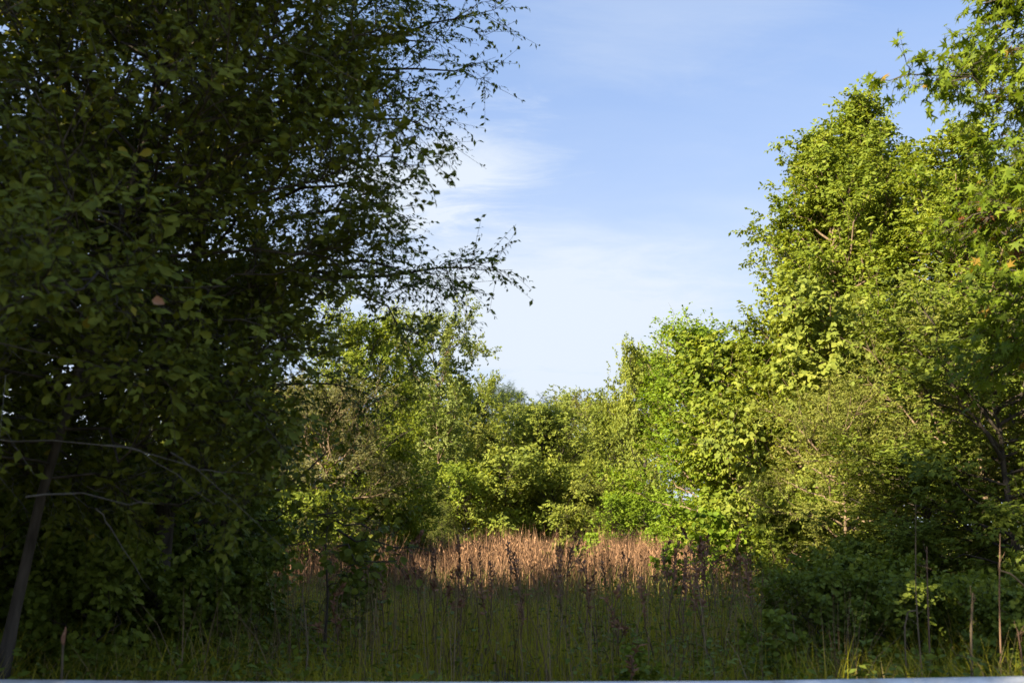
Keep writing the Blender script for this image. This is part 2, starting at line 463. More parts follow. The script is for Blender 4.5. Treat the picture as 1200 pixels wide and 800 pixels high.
def near_tree(name, label, cat, x, y, n_single, group=None, **kw):
    """a tree near the camera: the leaves that show largest are objects of their own"""
    t = build_tree(**kw)
    loc = np.array((x, y, float(ground_z(x, y)) - 0.03))
    o = thing(name, label, cat, tuple(loc), 0, 1, group)
    obj('trunk', t['wood'].mesh(name + '_trunk', M[t['bark']], True), o)
    p, a, b, n, sz = t['frames']
    w = p + loc - np.array((0, 0, CAM_H))
    c, s = math.cos(R(PITCH)), math.sin(R(PITCH))
    dep = w[:, 1] * c + w[:, 2] * s; vv = w[:, 2] * c - w[:, 1] * s
    ix, iy = 600 + FPX * w[:, 0] / np.maximum(dep, .1), 400 - FPX * vv / np.maximum(dep, .1)
    keep = dep > 2.2
    vis = keep & (ix > 5) & (ix < 1195) & (iy > 5) & (iy < 780)
    face = np.abs((n * unit(w)).sum(1))
    score = np.where(vis, sz / np.maximum(dep, 1) * (0.4 + face), -1)
    order = np.argsort(-score)[:n_single]
    order = order[score[order] > 0]
    rest = keep.copy(); rest[order] = False
    cb = leaf_buf(t['frames'], {'oak': 'oval', 'wide': 'oval'}.get(t['leaf'], t['leaf']), rest)
    TRI[0] += sum(len(q) for q in cb.t)
    f = obj('crown', cb.mesh(name + '_crown', M[t['mat']]), o)
    tv, tt = LEAF[t['leaf']]
    lb = Buf(); lb.add(tv, tris=tt); lm = lb.mesh(name + '_leaf', M[t['mat']])
    for i in order:
        l = obj('leaf', lm, o)
        mt = Matrix.Identity(4)
        for r in range(3):
            mt[r][0], mt[r][1], mt[r][2], mt[r][3] = a[i][r] * sz[i], b[i][r] * sz[i], n[i][r] * sz[i], p[i][r]
        l.matrix_basis = mt
    return o, t


def limb_points(x, y, pts):                       # picture points with distances -> local points of a tree standing at x, y
    return [pix(*q) - np.array((x, y, float(ground_z(x, y)) - 0.03)) for q in pts]


# ------------------------------------------------------------------ ground
def build_ground():
    xs = np.concatenate([-np.geomspace(2500, 45, 14), np.linspace(-40, 40, 81), np.geomspace(45, 2500, 14)])
    ys = np.concatenate([-np.geomspace(2500, 30, 14), np.linspace(-25, 70, 96), np.geomspace(75, 2500, 14)])
    X, Y = np.meshgrid(xs, ys)
    V = np.stack([X, Y, ground_z(X, Y)], -1).reshape(-1, 3)
    nx, ny = len(xs), len(ys)
    i = (np.arange(ny - 1)[:, None] * nx + np.arange(nx - 1)[None]).ravel()
    b = Buf(); b.add(V, quads=np.stack([i, i + 1, i + nx + 1, i + nx], -1))
    o = obj('ground', b.mesh('ground', M['soil'], True)); o['kind'] = 'structure'


build_ground()


# ------------------------------------------------------------------ guard rail along the bottom of the picture
def build_rail():
    top = 0.80
    pts = []
    for px, py in ((-420, 791.5), (-200, 793.0), (0, 795.5), (300, 798.3), (600, 798.6), (905, 797.0), (1200, 792.0), (1400, 787.5), (1650, 781)):
        d = ray(px, py); t = (top - CAM_H) / d[2]
        pts.append((d[0] * t, d[1] * t))
    pts = np.array(pts)
    t = thing('guardrail', 'pale grey steel guardrail edge running along the very bottom in front of the meadow', 'guardrail', (0, float(pts[4][1]), 0))
    off = np.array((0, pts[4][1], 0))
    prof = np.array([(0.00, 0), (.030, -.004), (.055, -.022), (.060, -.06), (.02, -.10), (-.010, -.125), (-.010, -.165), (.02, -.19), (.060, -.23), (.055, -.27), (.030, -.29), (0, -.296)])
    prof2 = prof[::-1] + np.array([-.004, 0])
    ring = np.concatenate([prof, prof2 * np.array([1, 1])])
    tan = unit(np.gradient(pts, axis=0)); nr = np.stack([tan[:, 1], -tan[:, 0]], -1)

    def sweep(i0, i1, lift):
        b = Buf(); P, Nn = pts[i0:i1 + 1], nr[i0:i1 + 1]
        V = np.stack([np.stack([P[:, 0, None] + Nn[:, 0, None] * (ring[None, :, 0] + lift), P[:, 1, None] + Nn[:, 1, None] * (ring[None, :, 0] + lift),
                                np.broadcast_to(top + lift * 0.4 + ring[None, :, 1], (len(P), len(ring)))], -1)])[0] - off
        m = len(ring); i = np.arange(len(P) - 1)[:, None] * m; j = np.arange(m)[None]; j2 = (j + 1) % m
        b.add(V, quads=np.stack([i + j, i + j2, i + m + j2, i + m + j], -1).reshape(-1, 4))
        return b
    obj('rail_beam', sweep(0, 5, 0.0).mesh('rail_beam', M['zinc']), t)
    obj('rail_beam', sweep(5, 8, 0.004).mesh('rail_beam', M['zinc']), t)
    pb = Buf(); w, h = 0.075, 0.74
    for sx_, sy_ in ((1, 1),):
        V = [(-w, -w, -.3), (w, -w, -.3), (w, w, -.3), (-w, w, -.3), (-w, -w, h - .02), (w, -w, h - .02), (w, w, h - .02), (-w, w, h - .02), (-w + .02, -w + .02, h), (w - .02, -w + .02, h), (w - .02, w - .02, h), (-w + .02, w - .02, h)]
        pb.add(V, quads=[(0, 1, 5, 4), (1, 2, 6, 5), (2, 3, 7, 6), (3, 0, 4, 7), (4, 5, 9, 8), (5, 6, 10, 9), (6, 7, 11, 10), (7, 4, 8, 11), (8, 9, 10, 11)])
    pm = pb.mesh('rail_post', M['post'])
    bb = Buf(); a = np.arange(6) / 6 * 2 * np.pi
    bb.add(np.concatenate([np.stack([.014 * np.cos(a), np.zeros(6), .014 * np.sin(a)], -1), np.stack([.012 * np.cos(a), np.full(6, -.012), .012 * np.sin(a)], -1)]),
           quads=[(i, (i + 1) % 6, 6 + (i + 1) % 6, 6 + i) for i in range(6)] + [(6, 7, 8, 9), (6, 9, 10, 11)])
    bm = bb.mesh('rail_bolt', M['post'])
    for i in range(0, 9):
        if i in (0, 2, 4, 5, 6, 8):
            p = pts[i] - nr[i] * 0.09
            obj('post', pm, t, (p[0] - off[0], p[1] - off[1], 0))
    for dx in (-.09, .09):
        for dz in (-.03, -.15, -.24):
            p = pts[5] + tan[5] * dx + nr[5] * .06
            obj('bolt', bm, t, (p[0] - off[0], p[1] - off[1], top + dz))


build_rail()

# ------------------------------------------------------------------ tree kinds (meshes)
T_ = {}
T_['poplar_a'] = protos('poplar_a', seed=11, H=13.2, base=.10, rad=2.7, lumpy=.13, prof=prof_spire, up=.4, nlimb=64, elev=(12, 66), bdens=5.8, ntwig=7, nleaf=12, leaf='oval', size=.125, mat='poplar', bark='tanbark', tr=.14, droop=.35)
T_['poplar_b'] = protos('poplar_b', seed=12, H=14.0, base=.12, rad=3.0, lumpy=.16, prof=prof_spire, up=.4, nlimb=66, elev=(12, 66), bdens=5.0, ntwig=7, nleaf=11, leaf='oval', size=.135, mat='poplar', bark='tanbark', tr=.15, droop=.35)
T_['gum'] = protos('gum', seed=13, H=9.0, base=.10, rad=2.3, prof=prof_column, nlimb=46, elev=(10, 72), bdens=5.6, ntwig=7, nleaf=9, leaf='oval', size=.125, mat='bright', bark='tanbark', tr=.10, curl=.25, up=.35)
T_['broad'] = protos('broad', seed=14, H=7.5, base=.08, rad=2.0, prof=prof_round, nlimb=40, elev=(5, 65), bdens=4.6, ntwig=6, nleaf=10, leaf='wide', size=.135, mat='broad', bark='tanbark', tr=.09, droop=.6)
T_['feather'] = protos('feather', seed=15, H=5.0, base=.08, rad=2.0, prof=prof_round, nlimb=40, elev=(0, 60), bdens=5.5, ntwig=8, nleaf=14, leaf='slim', size=.075, twig=.4, mat='feather', bark='tanbark', tr=.07, droop=.4)
T_['airy'] = protos('airy', seed=16, H=10.8, base=.15, rad=2.3, prof=prof_top, nlimb=30, elev=(15, 62), bdens=5.0, ntwig=7, nleaf=12, leaf='oval', size=.15, mat='pale', bark='tanbark', tr=.12, lumpy=.6)
T_['round_a'] = protos('round_a', seed=17, H=7.0, base=.06, rad=2.9, prof=prof_round, nlimb=46, elev=(0, 66), bdens=5.2, ntwig=7, nleaf=10, leaf='oval', size=.14, mat='olive', tr=.11)
T_['round_b'] = protos('round_b', seed=18, H=8.5, base=.08, rad=2.3, prof=prof_round, nlimb=46, elev=(5, 66), bdens=5.2, ntwig=7, nleaf=10, leaf='oval', size=.13, mat='broad', tr=.11)
T_['pine'] = protos('pine', seed=19, H=13, base=.45, rad=2.3, prof=prof_round, nlimb=34, elev=(-5, 45), bdens=4.0, ntwig=6, nleaf=18, leaf='needle', size=.26, mat='pine', tr=.16, flat=.1)
T_['cedar'] = protos('cedar', seed=20, H=3.2, base=.04, rad=.95, prof=prof_cone, nlimb=60, elev=(5, 50), bdens=10, ntwig=6, twig=.2, nleaf=10, leaf='needle', size=.14, mat='cedar', tr=.05, flat=.1, lumpy=.15)
T_['shrub_a'] = protos('shrub_a', seed=21, H=2.6, base=.03, rad=1.5, prof=prof_round, nlimb=30, elev=(10, 70), bdens=6, ntwig=6, twig=.3, nleaf=7, leaf='oval', size=.11, mat='shrub', tr=.035)
T_['shrub_b'] = protos('shrub_b', seed=22, H=2.4, base=.03, rad=1.5, prof=prof_round, nlimb=30, elev=(5, 70), bdens=6, ntwig=6, twig=.3, nleaf=7, leaf='wide', size=.12, mat='shade', tr=.035)
T_['sapling'] = protos('sapling', seed=23, H=2.4, base=.12, rad=.62, prof=prof_column, nlimb=14, elev=(25, 60), bdens=5, ntwig=4, twig=.22, nleaf=5, leaf='wide', size=.15, mat='shrub', tr=.022, twig_wood=False)
T_['wood'] = protos('wood', seed=24, H=12.5, base=.10, rad=3.4, prof=prof_round, nlimb=40, elev=(0, 66), bdens=3.0, ntwig=5, nleaf=7, leaf='wide', size=.24, mat='olive', bark='greybark', tr=.18)

# ------------------------------------------------------------------ the sunlit trees on the right
GR = 'tall sunlit trees on the right'
plant(T_['poplar_a'], 'poplar_tree', 'tall yellow-green tree whose sharp top stands at the left end of the tall right group', 'tree', gx(1002, 27), 27, 0.4, (1, 1, .98), GR)
plant(T_['poplar_b'], 'poplar_tree', 'tallest tree on the right, its pointed twin tops highest against the sky', 'tree', gx(1050, 28), 28, 1.3, (1, 1, 1.03), GR)
plant(T_['poplar_b'], 'poplar_tree', 'broad leafy tree in the middle of the tall right group, below the twin tops', 'tree', gx(1008, 30), 30, 5.3, (1.05, 1.05, 1.0), GR)
plant(T_['poplar_a'], 'poplar_tree', 'tall leafy tree behind the overhanging star-leaved branch on the right', 'tree', gx(1135, 25), 25, 2.9, (1.0, 1.0, .90), GR, 'broad')
plant(T_['poplar_b'], 'poplar_tree', 'narrower leafy tree at the left flank of the tall right group, bulging into the sky', 'tree', gx(985, 29), 29, 3.7, (.72, .72, .74), GR)
plant(T_['poplar_a'], 'poplar_tree', 'rear tall tree filling the right edge behind the shaded maple', 'tree', gx(1215, 27), 27, 4.4, (1.05, 1.05, .95), GR, 'olive')
plant(T_['gum'], 'sweetgum_tree', 'vivid light green tree with upright spiky top shoots in front of the back woods', 'tree', gx(802, 34), 34, 0.2, (1, 1, .90), 'trees along the right side of the clearing')
plant(T_['broad'], 'broadleaf_tree', 'large-leaved drooping tree between the vivid spiky tree and the tall right group', 'tree', gx(880, 30), 30, 1.0, (1, 1, .94), 'trees along the right side of the clearing')
plant(T_['broad'], 'broadleaf_tree', 'low large-leaved tree with pale trunk just above the dry grass at right of centre', 'tree', gx(852, 28), 28, 3.0, (.72, .72, .66), 'trees along the right side of the clearing')
plant(T_['broad'], 'broadleaf_tree', 'olive large-leaved tree low in the middle of the sunlit right group', 'tree', gx(958, 25), 25, 4.6, (1.0, 1.0, .98), 'trees along the right side of the clearing', 'olive')
plant(T_['feather'], 'fine_leaf_tree', 'feathery olive tree with fine leaves whose lit side meets the shadow at right', 'tree', gx(985, 20.5), 20.5, 0.7, (.86, .86, .84), 'trees along the right side of the clearing')
plant(T_['feather'], 'fine_leaf_tree', 'feathery fine-leaved tree with yellowish top, half in shadow near the right edge', 'tree', gx(1120, 18.5), 18.5, 2.2, (1, 1, 1.06), 'trees along the right side of the clearing')
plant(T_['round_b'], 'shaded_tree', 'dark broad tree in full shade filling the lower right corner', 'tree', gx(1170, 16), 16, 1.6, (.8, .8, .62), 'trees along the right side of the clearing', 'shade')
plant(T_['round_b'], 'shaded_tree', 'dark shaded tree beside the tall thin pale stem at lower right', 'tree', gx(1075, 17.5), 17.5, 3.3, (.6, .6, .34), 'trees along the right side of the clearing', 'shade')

# ------------------------------------------------------------------ the back of the clearing
GB = 'trees at the back of the clearing'
plant(T_['round_a'], 'rounded_tree', 'wide rounded olive tree in the middle at the back of the clearing', 'tree', gx(640, 50), 50, 0.3, (1, 1, 1.0), GB)
plant(T_['round_a'], 'rounded_tree', 'rounded yellowish tree left of the wide olive one at the back', 'tree', gx(565, 57), 57, 2.0, (.9, .9, .98), GB, 'feather')
plant(T_['airy'], 'airy_tree', 'airy pale tree with open top standing alone against the sky left of centre', 'tree', gx(519, 46), 46, 0.9, (.86, .86, 1.06), GB)
plant(T_['round_b'], 'rounded_tree', 'green tree below the airy pale one, behind its lower left', 'tree', gx(474, 49), 49, 1.1, (1.1, 1.1, 1.02), GB, 'broad')
plant(T_['round_b'], 'leafy_tree', 'bright leafy tree whose lit top shows just right of the dark near trees', 'tree', gx(425, 33), 33, 2.5, (.82, .82, .98), GB, 'poplar')
plant(T_['feather'], 'fine_leaf_tree', 'dull brownish fine-leaved tree behind the edge of the dark near trees', 'tree', gx(382, 30), 30, 4.0, (1.1, 1.1, 1.12), GB, 'brownish')
plant(T_['round_b'], 'leafy_tree', 'sunlit tree glimpsed through the dark leaves at left', 'tree', gx(310, 31), 31, 5.0, (.8, .8, .68), GB, 'poplar')
plant(T_['round_b'], 'leafy_tree', 'leafy green tree behind and above the dark sprig over the dry grass', 'tree', gx(450, 36), 36, 0.9, (.8, .8, .52), GB, 'broad')
plant(T_['round_a'], 'rounded_tree', 'dull olive tree sloping down from the vivid spiky tree towards the gap', 'tree', gx(752, 46), 46, 3.3, (.72, .72, 1.30), GB)
plant(T_['round_a'], 'rounded_tree', 'small dull tree at the low point of the skyline right of centre', 'tree', gx(712, 56), 56, 1.2, (.8, .8, 1.12), GB)
plant(T_['round_b'], 'leafy_tree', 'tree with its top just above the right shoulder of the vivid spiky tree', 'tree', gx(850, 40), 40, 1.9, (.95, .95, .98), GB, 'olive')
plant(T_['round_a'], 'rounded_tree', 'darker green tree in the notch between the airy pale tree and the wide olive one', 'tree', gx(548, 58), 58, 5.2, (.9, .9, 1.35), GB)
plant(T_['pine'], 'pine_tree', 'dark pine top showing just right of the airy pale tree', 'tree', gx(573, 85), 85, .2, (1.1, 1.1, 1.06), 'far treetops on the skyline')
plant(T_['pine'], 'pine_tree', 'dark pine top behind the wide olive tree, left of the centre line', 'tree', gx(600, 92), 92, 1.2, (1.2, 1.2, 1.1), 'far treetops on the skyline')
plant(T_['round_b'], 'far_tree', 'small dark treetop at the lowest dip of the skyline', 'tree', gx(622, 84), 84, 2.2, (1.2, 1.2, 1.36), 'far treetops on the skyline', 'shade')
plant(T_['airy'], 'far_tree', 'open pale treetop far off just above the wide olive tree', 'tree', gx(660, 76), 76, 3.2, (1.1, 1.1, 1.06), 'far treetops on the skyline')
plant(T_['airy'], 'far_tree', 'brownish thin treetop far off in the dip before the right slope', 'tree', gx(700, 72), 72, 4.2, (.9, .9, .98), 'far treetops on the skyline', 'brownish')
for i, (px, y, s) in enumerate(((300, 60, .8), (380, 72, .9), (460, 88, 1.0), (640, 108, .9), (740, 94, .9), (880, 70, .9), (1100, 52, .9), (180, 52, .75), (560, 75, .62), (610, 68, .55), (660, 64, .5), (720, 66, .55), (480, 66, .7))):
    plant(T_['wood'], 'woodland_tree', 'broad woodland tree standing far back behind the trees of the clearing', 'tree', gx(px, y), y, i * 1.7, s, 'woodland behind the clearing')
plant(T_['cedar'], 'young_cedar', 'small pointed young conifer with yellow tips left of the dry grass', 'tree', gx(521, 41), 41, 0, (1, 1, 1.0), 'young conifers before the back trees')
plant(T_['cedar'], 'young_cedar', 'small paler conifer just left of the pointed one', 'tree', gx(500, 42), 42, 2, (.9, .9, .95), 'young conifers before the back trees')
plant(T_['cedar'], 'young_cedar', 'soft feathery conifer in front of the gap at the foot of the vivid spiky tree', 'tree', gx(700, 45), 45, 4, (1.6, 1.6, 1.15), 'young conifers before the back trees')
SH = [('shrub_a', 548, 45, 1.5, 'broad', 'light green bush between the young conifer and the rounded yellowish tree'), ('shrub_a', 592, 46.5, 1.75, 'olive', 'olive bush under the left half of the wide olive tree'),
      ('shrub_a', 646, 46, 1.6, 'olive', 'bright bush above the middle of the dry grass'), ('shrub_a', 684, 46, 1.25, 'feather', 'bush beside the dark hollow at the back of the dry grass'),
      ('shrub_a', 742, 42, 1.05, 'bright', 'vivid bush at the foot of the spiky tree, left side'), ('shrub_a', 785, 36, .85, 'bright', 'vivid bush at the foot of the spiky tree, right side'),
      ('shrub_a', 470, 38, .95, 'broad', 'green bush behind the left end of the dry grass'), ('shrub_b', 430, 34, 1.05, 'shrub', 'broad-leaved bush behind the dark hanging sprig'),
      ('shrub_b', 395, 30, .9, 'shrub', 'broad-leaved bush at the edge of the dark left trees'), ('shrub_a', 350, 27, .9, 'shrub', 'sunlit bush seen through twigs at the left end of the meadow'),
      ('shrub_a', 250, 25, .95, 'poplar', 'sunlit bush glimpsed deep behind the dark left trees'), ('shrub_a', 150, 25, 1.05, 'poplar', 'sunlit bush glimpsed through the dark leaves far left'),
      ('shrub_a', 60, 24, 1.0, 'poplar', 'sunlit bush glimpsed through the dark leaves at the left edge'),
      ('shrub_a', 905, 24, .75, 'shrub', 'bush at the foot of the right trees where sun meets shade'), ('shrub_b', 940, 22, .8, 'shrub', 'leafy bush with yellow-lit top beside the dark bush at right')]
for k, px, y, s, mt, lab in SH:
    plant(T_[k], 'bush', lab, 'bush', gx(px, y), y, px * .37, s, 'bushes round the clearing', mt)
SD = [(945, 11.5, .44, 'dark bush with blue-green leaves at the right end of the shaded grass'), (990, 13.0, .50, 'dark bush with a dead brown spray at its middle, lower right'), (1035, 11.0, .42, 'low leafy bush left of the tall thin pale stem'),
      (1105, 11.5, .44, 'low dark bush between the tall thin stem and the broken stick'), (1165, 10.0, .40, 'low dark bush in the lower right corner'), (1215, 13.0, .5, 'dark bush at the right edge under the overhanging branch'),
      (1010, 16.5, .52, 'taller dark bush behind the low ones at lower right'), (275, 12.5, .50, 'dark bush left of the curved bare stem'), (235, 10.5, .45, 'low dark bush in the gloom left of the grass'), (170, 12.0, .62, 'dark bush under the left trees between the two trunks'),
      (130, 9.8, .52, 'low dark bush behind the brown seed spike'), (60, 10.4, .55, 'low dark bush in the lower left corner'), (-10, 10.0, .7, 'dark bush at the left edge beside the leaning trunk'), (225, 16.0, .8, 'taller dark bush at the back of the left trees'), (90, 14.5, .9, 'dark bush behind the leaning grey trunk'),
      (180, 16.5, 1.0, 'dark bush deep under the left trees')]
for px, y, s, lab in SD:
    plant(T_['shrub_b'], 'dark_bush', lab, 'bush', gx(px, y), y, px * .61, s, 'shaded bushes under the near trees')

# saplings and young plants in the meadow
for px, y, s, mt, lab in ((826, 23.5, .80, 'bright', 'lit yellow-green young plant beside the dark branched dry weed'), (852, 24.5, .62, 'shrub', 'small lit plant at the right end of the sunlit strip'), (655, 27, .55, 'feather', 'pale green tuft-like sapling among the dry grass in the middle'),
                          (690, 28, .6, 'bright', 'green sapling among the dry grass right of the pale tuft'), (425, 13.5, .58, 'shade', 'thin dark sapling standing before the left end of the dry grass'), (735, 9.2, .27, 'shrub', 'small shaded plant beside the thick brown stalk'),
                          (893, 9.6, .36, 'shade', 'small bluish plant at the right end of the shaded grass'), (780, 22, .5, 'bright', 'little lit plant at the shade line right of centre'), (440, 25, .6, 'feather', 'yellowish young plant at the left end of the dry grass')):
    plant(T_['sapling'], 'sapling', lab, 'sapling', gx(px, y), y, px * .2, s, 'young plants in the meadow', mt)

# ------------------------------------------------------------------ the dark near trees on the left
LG = 'dark near trees on the left'


def lp(x, y, *rows): return [limb_points(x, y, r) for r in rows]


x, y = gx(28, 8.0), 8.0
o, t = near_tree('oak_tree', 'dark broad-leaved near tree with a thin leaning grey trunk, filling the upper left', 'tree', x, y, 200, LG, seed=31, H=7.8, base=.26, rad=1.95, lean=(.19, 0), trunk_wob=.008, prof=prof_round, nlimb=64, elev=(-8, 62), bdens=6.2, bmax=.75, limb_r=.12,
                 ntwig=7, nleaf=10, leaf='oak', size=.080, mat='oak', bark='bark', tr=.055, twig=.36, twig_wood=True, droop=.2,
                 extra=lp(x, y, [(190, 180, 8.0), (300, 120, 7.8), (420, 40, 7.6)], [(200, 260, 8.0), (330, 215, 7.8), (455, 180, 7.7)], [(200, 300, 8.0), (330, 285, 7.9), (440, 268, 7.9)],
                          [(190, 100, 8.1), (280, 40, 8.0), (360, -20, 7.9)], [(190, 140, 8.0), (290, 80, 7.9), (400, 90, 7.8)], [(200, 220, 8.0), (300, 170, 7.9), (390, 140, 7.8)], [(200, 320, 8.0), (300, 320, 7.9), (390, 330, 7.9)], [(190, 360, 8.0), (270, 380, 7.9), (345, 410, 7.9)], [(180, 400, 7.9), (240, 450, 7.8), (320, 520, 7.7)], [(170, 420, 7.8), (220, 520, 7.7), (290, 590, 7.6)], [(180, 420, 8.0), (230, 430, 7.6), (280, 450, 7.5)], [(180, 230, 7.7), (100, 240, 6.8), (40, 280, 6.0)], [(180, 300, 7.7), (110, 330, 6.3), (30, 345, 5.5)]))
# bare dead limbs and one pale dead leaf on it
dl = Buf()
for row in ([(330, 640, 7.0), (230, 545, 6.8), (150, 525, 6.6), (60, 515, 6.6), (-20, 512, 6.6)], [(175, 440, 6.6), (110, 425, 6.6), (50, 412, 6.5), (-20, 398, 6.5)], [(180, 590, 6.2), (145, 592, 6.1), (90, 575, 6.1), (30, 582, 6.0)], [(250, 590, 6.9), (190, 540, 6.8), (140, 520, 6.7), (118, 522, 6.6)],
            [(300, 555, 7.1), (245, 552, 7.1), (200, 530, 6.9)], [(270, 336, 7.0), (215, 338, 6.9), (178, 332, 6.8)], [(190, 376, 6.9), (120, 364, 6.7), (60, 362, 6.6)], [(105, 380, 6.7), (92, 362, 6.7), (82, 352, 6.7)], [(175, 690, 7.3), (150, 650, 7.1), (128, 615, 7.1), (112, 596, 7.0)],
            [(-10, 115, 6.1), (8, 124, 6.1), (20, 128, 6.1)], [(60, 142, 6.6), (48, 137, 6.6), (38, 133, 6.6)], [(420, 95, 6.6), (330, 46, 6.9), (300, 43, 7.0)]):
    P = np.array(limb_points(x, y, row))[None]
    s = np.linspace(0, 1, 9) * (P.shape[1] - 1); i = np.minimum(s.astype(int), P.shape[1] - 2); w = (s - i)[:, None]
    P = (P[0][i] * (1 - w) + P[0][i + 1] * w)[None]; P[:, 1:-1] += rng.normal(size=(1, 7, 3)) * .012
    b1 = Buf(); tubes(b1, P, np.linspace(.002, .0065, 9)[None], 5); obj('bare_limb', b1.mesh('bare_limb', M['deadwood'], True), o)
lb = Buf(); lb.add(np.array(LEAF['wide'][0]) * np.array([1, 1, 2.5]), tris=LEAF['wide'][1]); lm = obj('dead_leaf', lb.mesh('dead_leaf', M['deadpale']), o, tuple(limb_points(x, y, [(178, 352, 5.3)])[0]))
lm.scale = (.07,) * 3; lm.rotation_euler = (R(75), R(10), R(10)); lm['label'] = 'pale curled dead leaf'

x, y = gx(190, 11.2), 11.2
near_tree('elm_tree', 'fine-leaved tree at left whose long thin sprays reach far into the sky', 'tree', x, y, 60, LG, seed=32, H=8.5, base=.22, rad=1.75, prof=prof_round, nlimb=40, elev=(0, 60), bdens=5.4, ntwig=7, nleaf=10, leaf='oval', size=.060, bmax=.50, limb_r=.12,
          mat='elm', bark='bark', tr=.14, twig=.42, twig_wood=True, droop=.45, flat=.4, blen=.36,
          extra=lp(x, y, [(300, 330, 11.0), (402, 330, 10.3), (488, 318, 10.0), (556, 314, 9.8)], [(300, 300, 11.0), (382, 320, 10.3), (438, 355, 10.0), (473, 395, 9.8)], [(300, 160, 11.1), (382, 92, 10.5), (448, 82, 10.1), (546, 84, 10.0)],
                   [(300, 200, 11.1), (362, 120, 10.5), (418, 20, 10.1), (468, -30, 10.0)], [(320, 180, 11.0), (402, 130, 10.3), (448, 130, 10.1), (505, 152, 10.0)], [(320, 110, 11.0), (398, 50, 10.5), (478, 28, 10.1), (558, 18, 10.0)],
                   [(320, 260, 11.0), (372, 250, 10.5), (408, 235, 10.1), (438, 240, 10.0)], [(300, 60, 11.0), (360, 10, 10.6), (402, -30, 10.3), (438, -60, 10.1)], [(310, 240, 10.8), (382, 205, 10.3), (418, 215, 10.1), (430, 228, 10.0)],
                   [(330, 320, 10.8), (382, 300, 10.3), (438, 310, 10.0), (498, 330, 10.0)], [(310, 130, 10.8), (382, 70, 10.3), (438, 55, 10.0), (513, 50, 10.0)], [(310, 150, 10.8), (382, 115, 10.3), (438, 100, 10.0), (488, 115, 10.0)]))

x, y = gx(-60, 9.4), 9.4
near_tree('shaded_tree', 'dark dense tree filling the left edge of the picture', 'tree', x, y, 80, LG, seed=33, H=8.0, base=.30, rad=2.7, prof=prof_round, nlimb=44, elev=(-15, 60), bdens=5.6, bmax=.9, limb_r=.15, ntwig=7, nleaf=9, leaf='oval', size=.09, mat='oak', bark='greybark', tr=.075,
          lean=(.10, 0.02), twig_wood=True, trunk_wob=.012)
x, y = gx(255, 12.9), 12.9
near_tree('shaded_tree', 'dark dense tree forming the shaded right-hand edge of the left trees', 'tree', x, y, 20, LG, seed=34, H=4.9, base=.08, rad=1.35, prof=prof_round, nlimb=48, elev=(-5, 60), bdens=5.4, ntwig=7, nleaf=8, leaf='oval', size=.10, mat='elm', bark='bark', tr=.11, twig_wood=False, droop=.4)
x, y = gx(40, 12.0), 12.0
near_tree('shaded_tree', 'tall dark tree behind the leaning grey trunk', 'tree', x, y, 0, LG, seed=35, H=6.2, base=.10, rad=2.2, prof=prof_round, nlimb=54, elev=(-5, 60), bdens=5.2, ntwig=7, nleaf=8, leaf='wide', size=.14, mat='oak', bark='bark', tr=.16)
x0, y0 = gx(395, 10.6), 10.6
near_tree('leaning_sapling', 'dark sapling whose leafy sprig hangs across the left end of the dry grass', 'tree', x0, y0, 60, LG, seed=36, H=1.9, base=.3, rad=.3, prof=prof_round, nlimb=7, elev=(5, 50), bdens=4, bmax=.3, ntwig=3, nleaf=4, leaf='wide', size=.085, mat='oak', bark='bark', tr=.025, twig=.25, twig_wood=True,
          extra=lp(x0, y0, [(395, 620, 10.6), (440, 640, 10.4), (520, 650, 10.1)], [(395, 640, 10.6), (430, 660, 10.4), (480, 682, 10.2)], [(395, 600, 10.6), (370, 610, 10.5), (350, 640, 10.3)], [(395, 610, 10.6), (425, 625, 10.5), (470, 640, 10.3)]))
# trees off the left edge that keep the left side and the near grass in shade
for i, (x, y, s, sz) in enumerate(((-12.5, 9.2, .95, 1.0), (-15, 4.5, 1.0, 1.2), (-18, 10.4, 1.0, 1.05), (-13.4, 11.0, .85, .85), (-20.5, 8, 1.0, 1.2), (-19, 2, 1.0, 1.25), (-23.5, 8.5, 1.0, 1.2), (-16, -2.5, 1.0, 1.05), (-22, -4, 1.0, 1.2), (-9.5, 4.5, .85, 1.1), (-9.5, 0.5, .9, 1.0))):
    plant(T_['wood'], 'roadside_tree', 'dense dark tree standing beyond the left edge beside the near trees', 'tree', x, y, i * 1.3, (s, s, sz), 'trees beyond the left edge', 'shade')

# ------------------------------------------------------------------ the star-leaved tree overhanging from the right
x, y = gx(1420, 9.5), 9.5
o, t = near_tree('sweetgum_tree', 'near star-leaved tree whose branches hang in from the upper right corner', 'tree', x, y, 240, None, seed=41, H=9.0, base=.30, rad=2.0, prof=prof_round, nlimb=34, elev=(-5, 60), bdens=6.0, bmax=.55, limb_r=.13, ntwig=6, nleaf=6, leaf='star', size=.115, mat='gum', bark='bark', tr=.10,
                 twig=.32, twig_wood=True, droop=.5, blen=.34,
                 extra=lp(x, y, [(1420, 100, 9.5), (1308, 70, 9.6), (1196, 60, 9.8), (1128, 66, 10)], [(1420, 40, 9.5), (1300, 0, 9.6), (1216, -10, 9.8), (1151, 5, 10)], [(1420, 200, 9.5), (1300, 170, 9.6), (1226, 170, 9.8), (1166, 200, 10)], [(1420, 180, 9.5), (1300, 120, 9.6), (1226, 110, 9.8), (1176, 118, 10)],
                          [(1420, 280, 9.5), (1300, 240, 9.5), (1236, 235, 9.5), (1146, 250, 9.6)], [(1420, 330, 9.5), (1300, 320, 9.4), (1216, 320, 9.4), (1166, 370, 9.4)], [(1420, 360, 9.5), (1300, 380, 9.4), (1236, 400, 9.3), (1176, 430, 9.3)], [(1420, 150, 9.5), (1318, 30, 9.9), (1216, 30, 10.2), (1156, 55, 10.4)]))
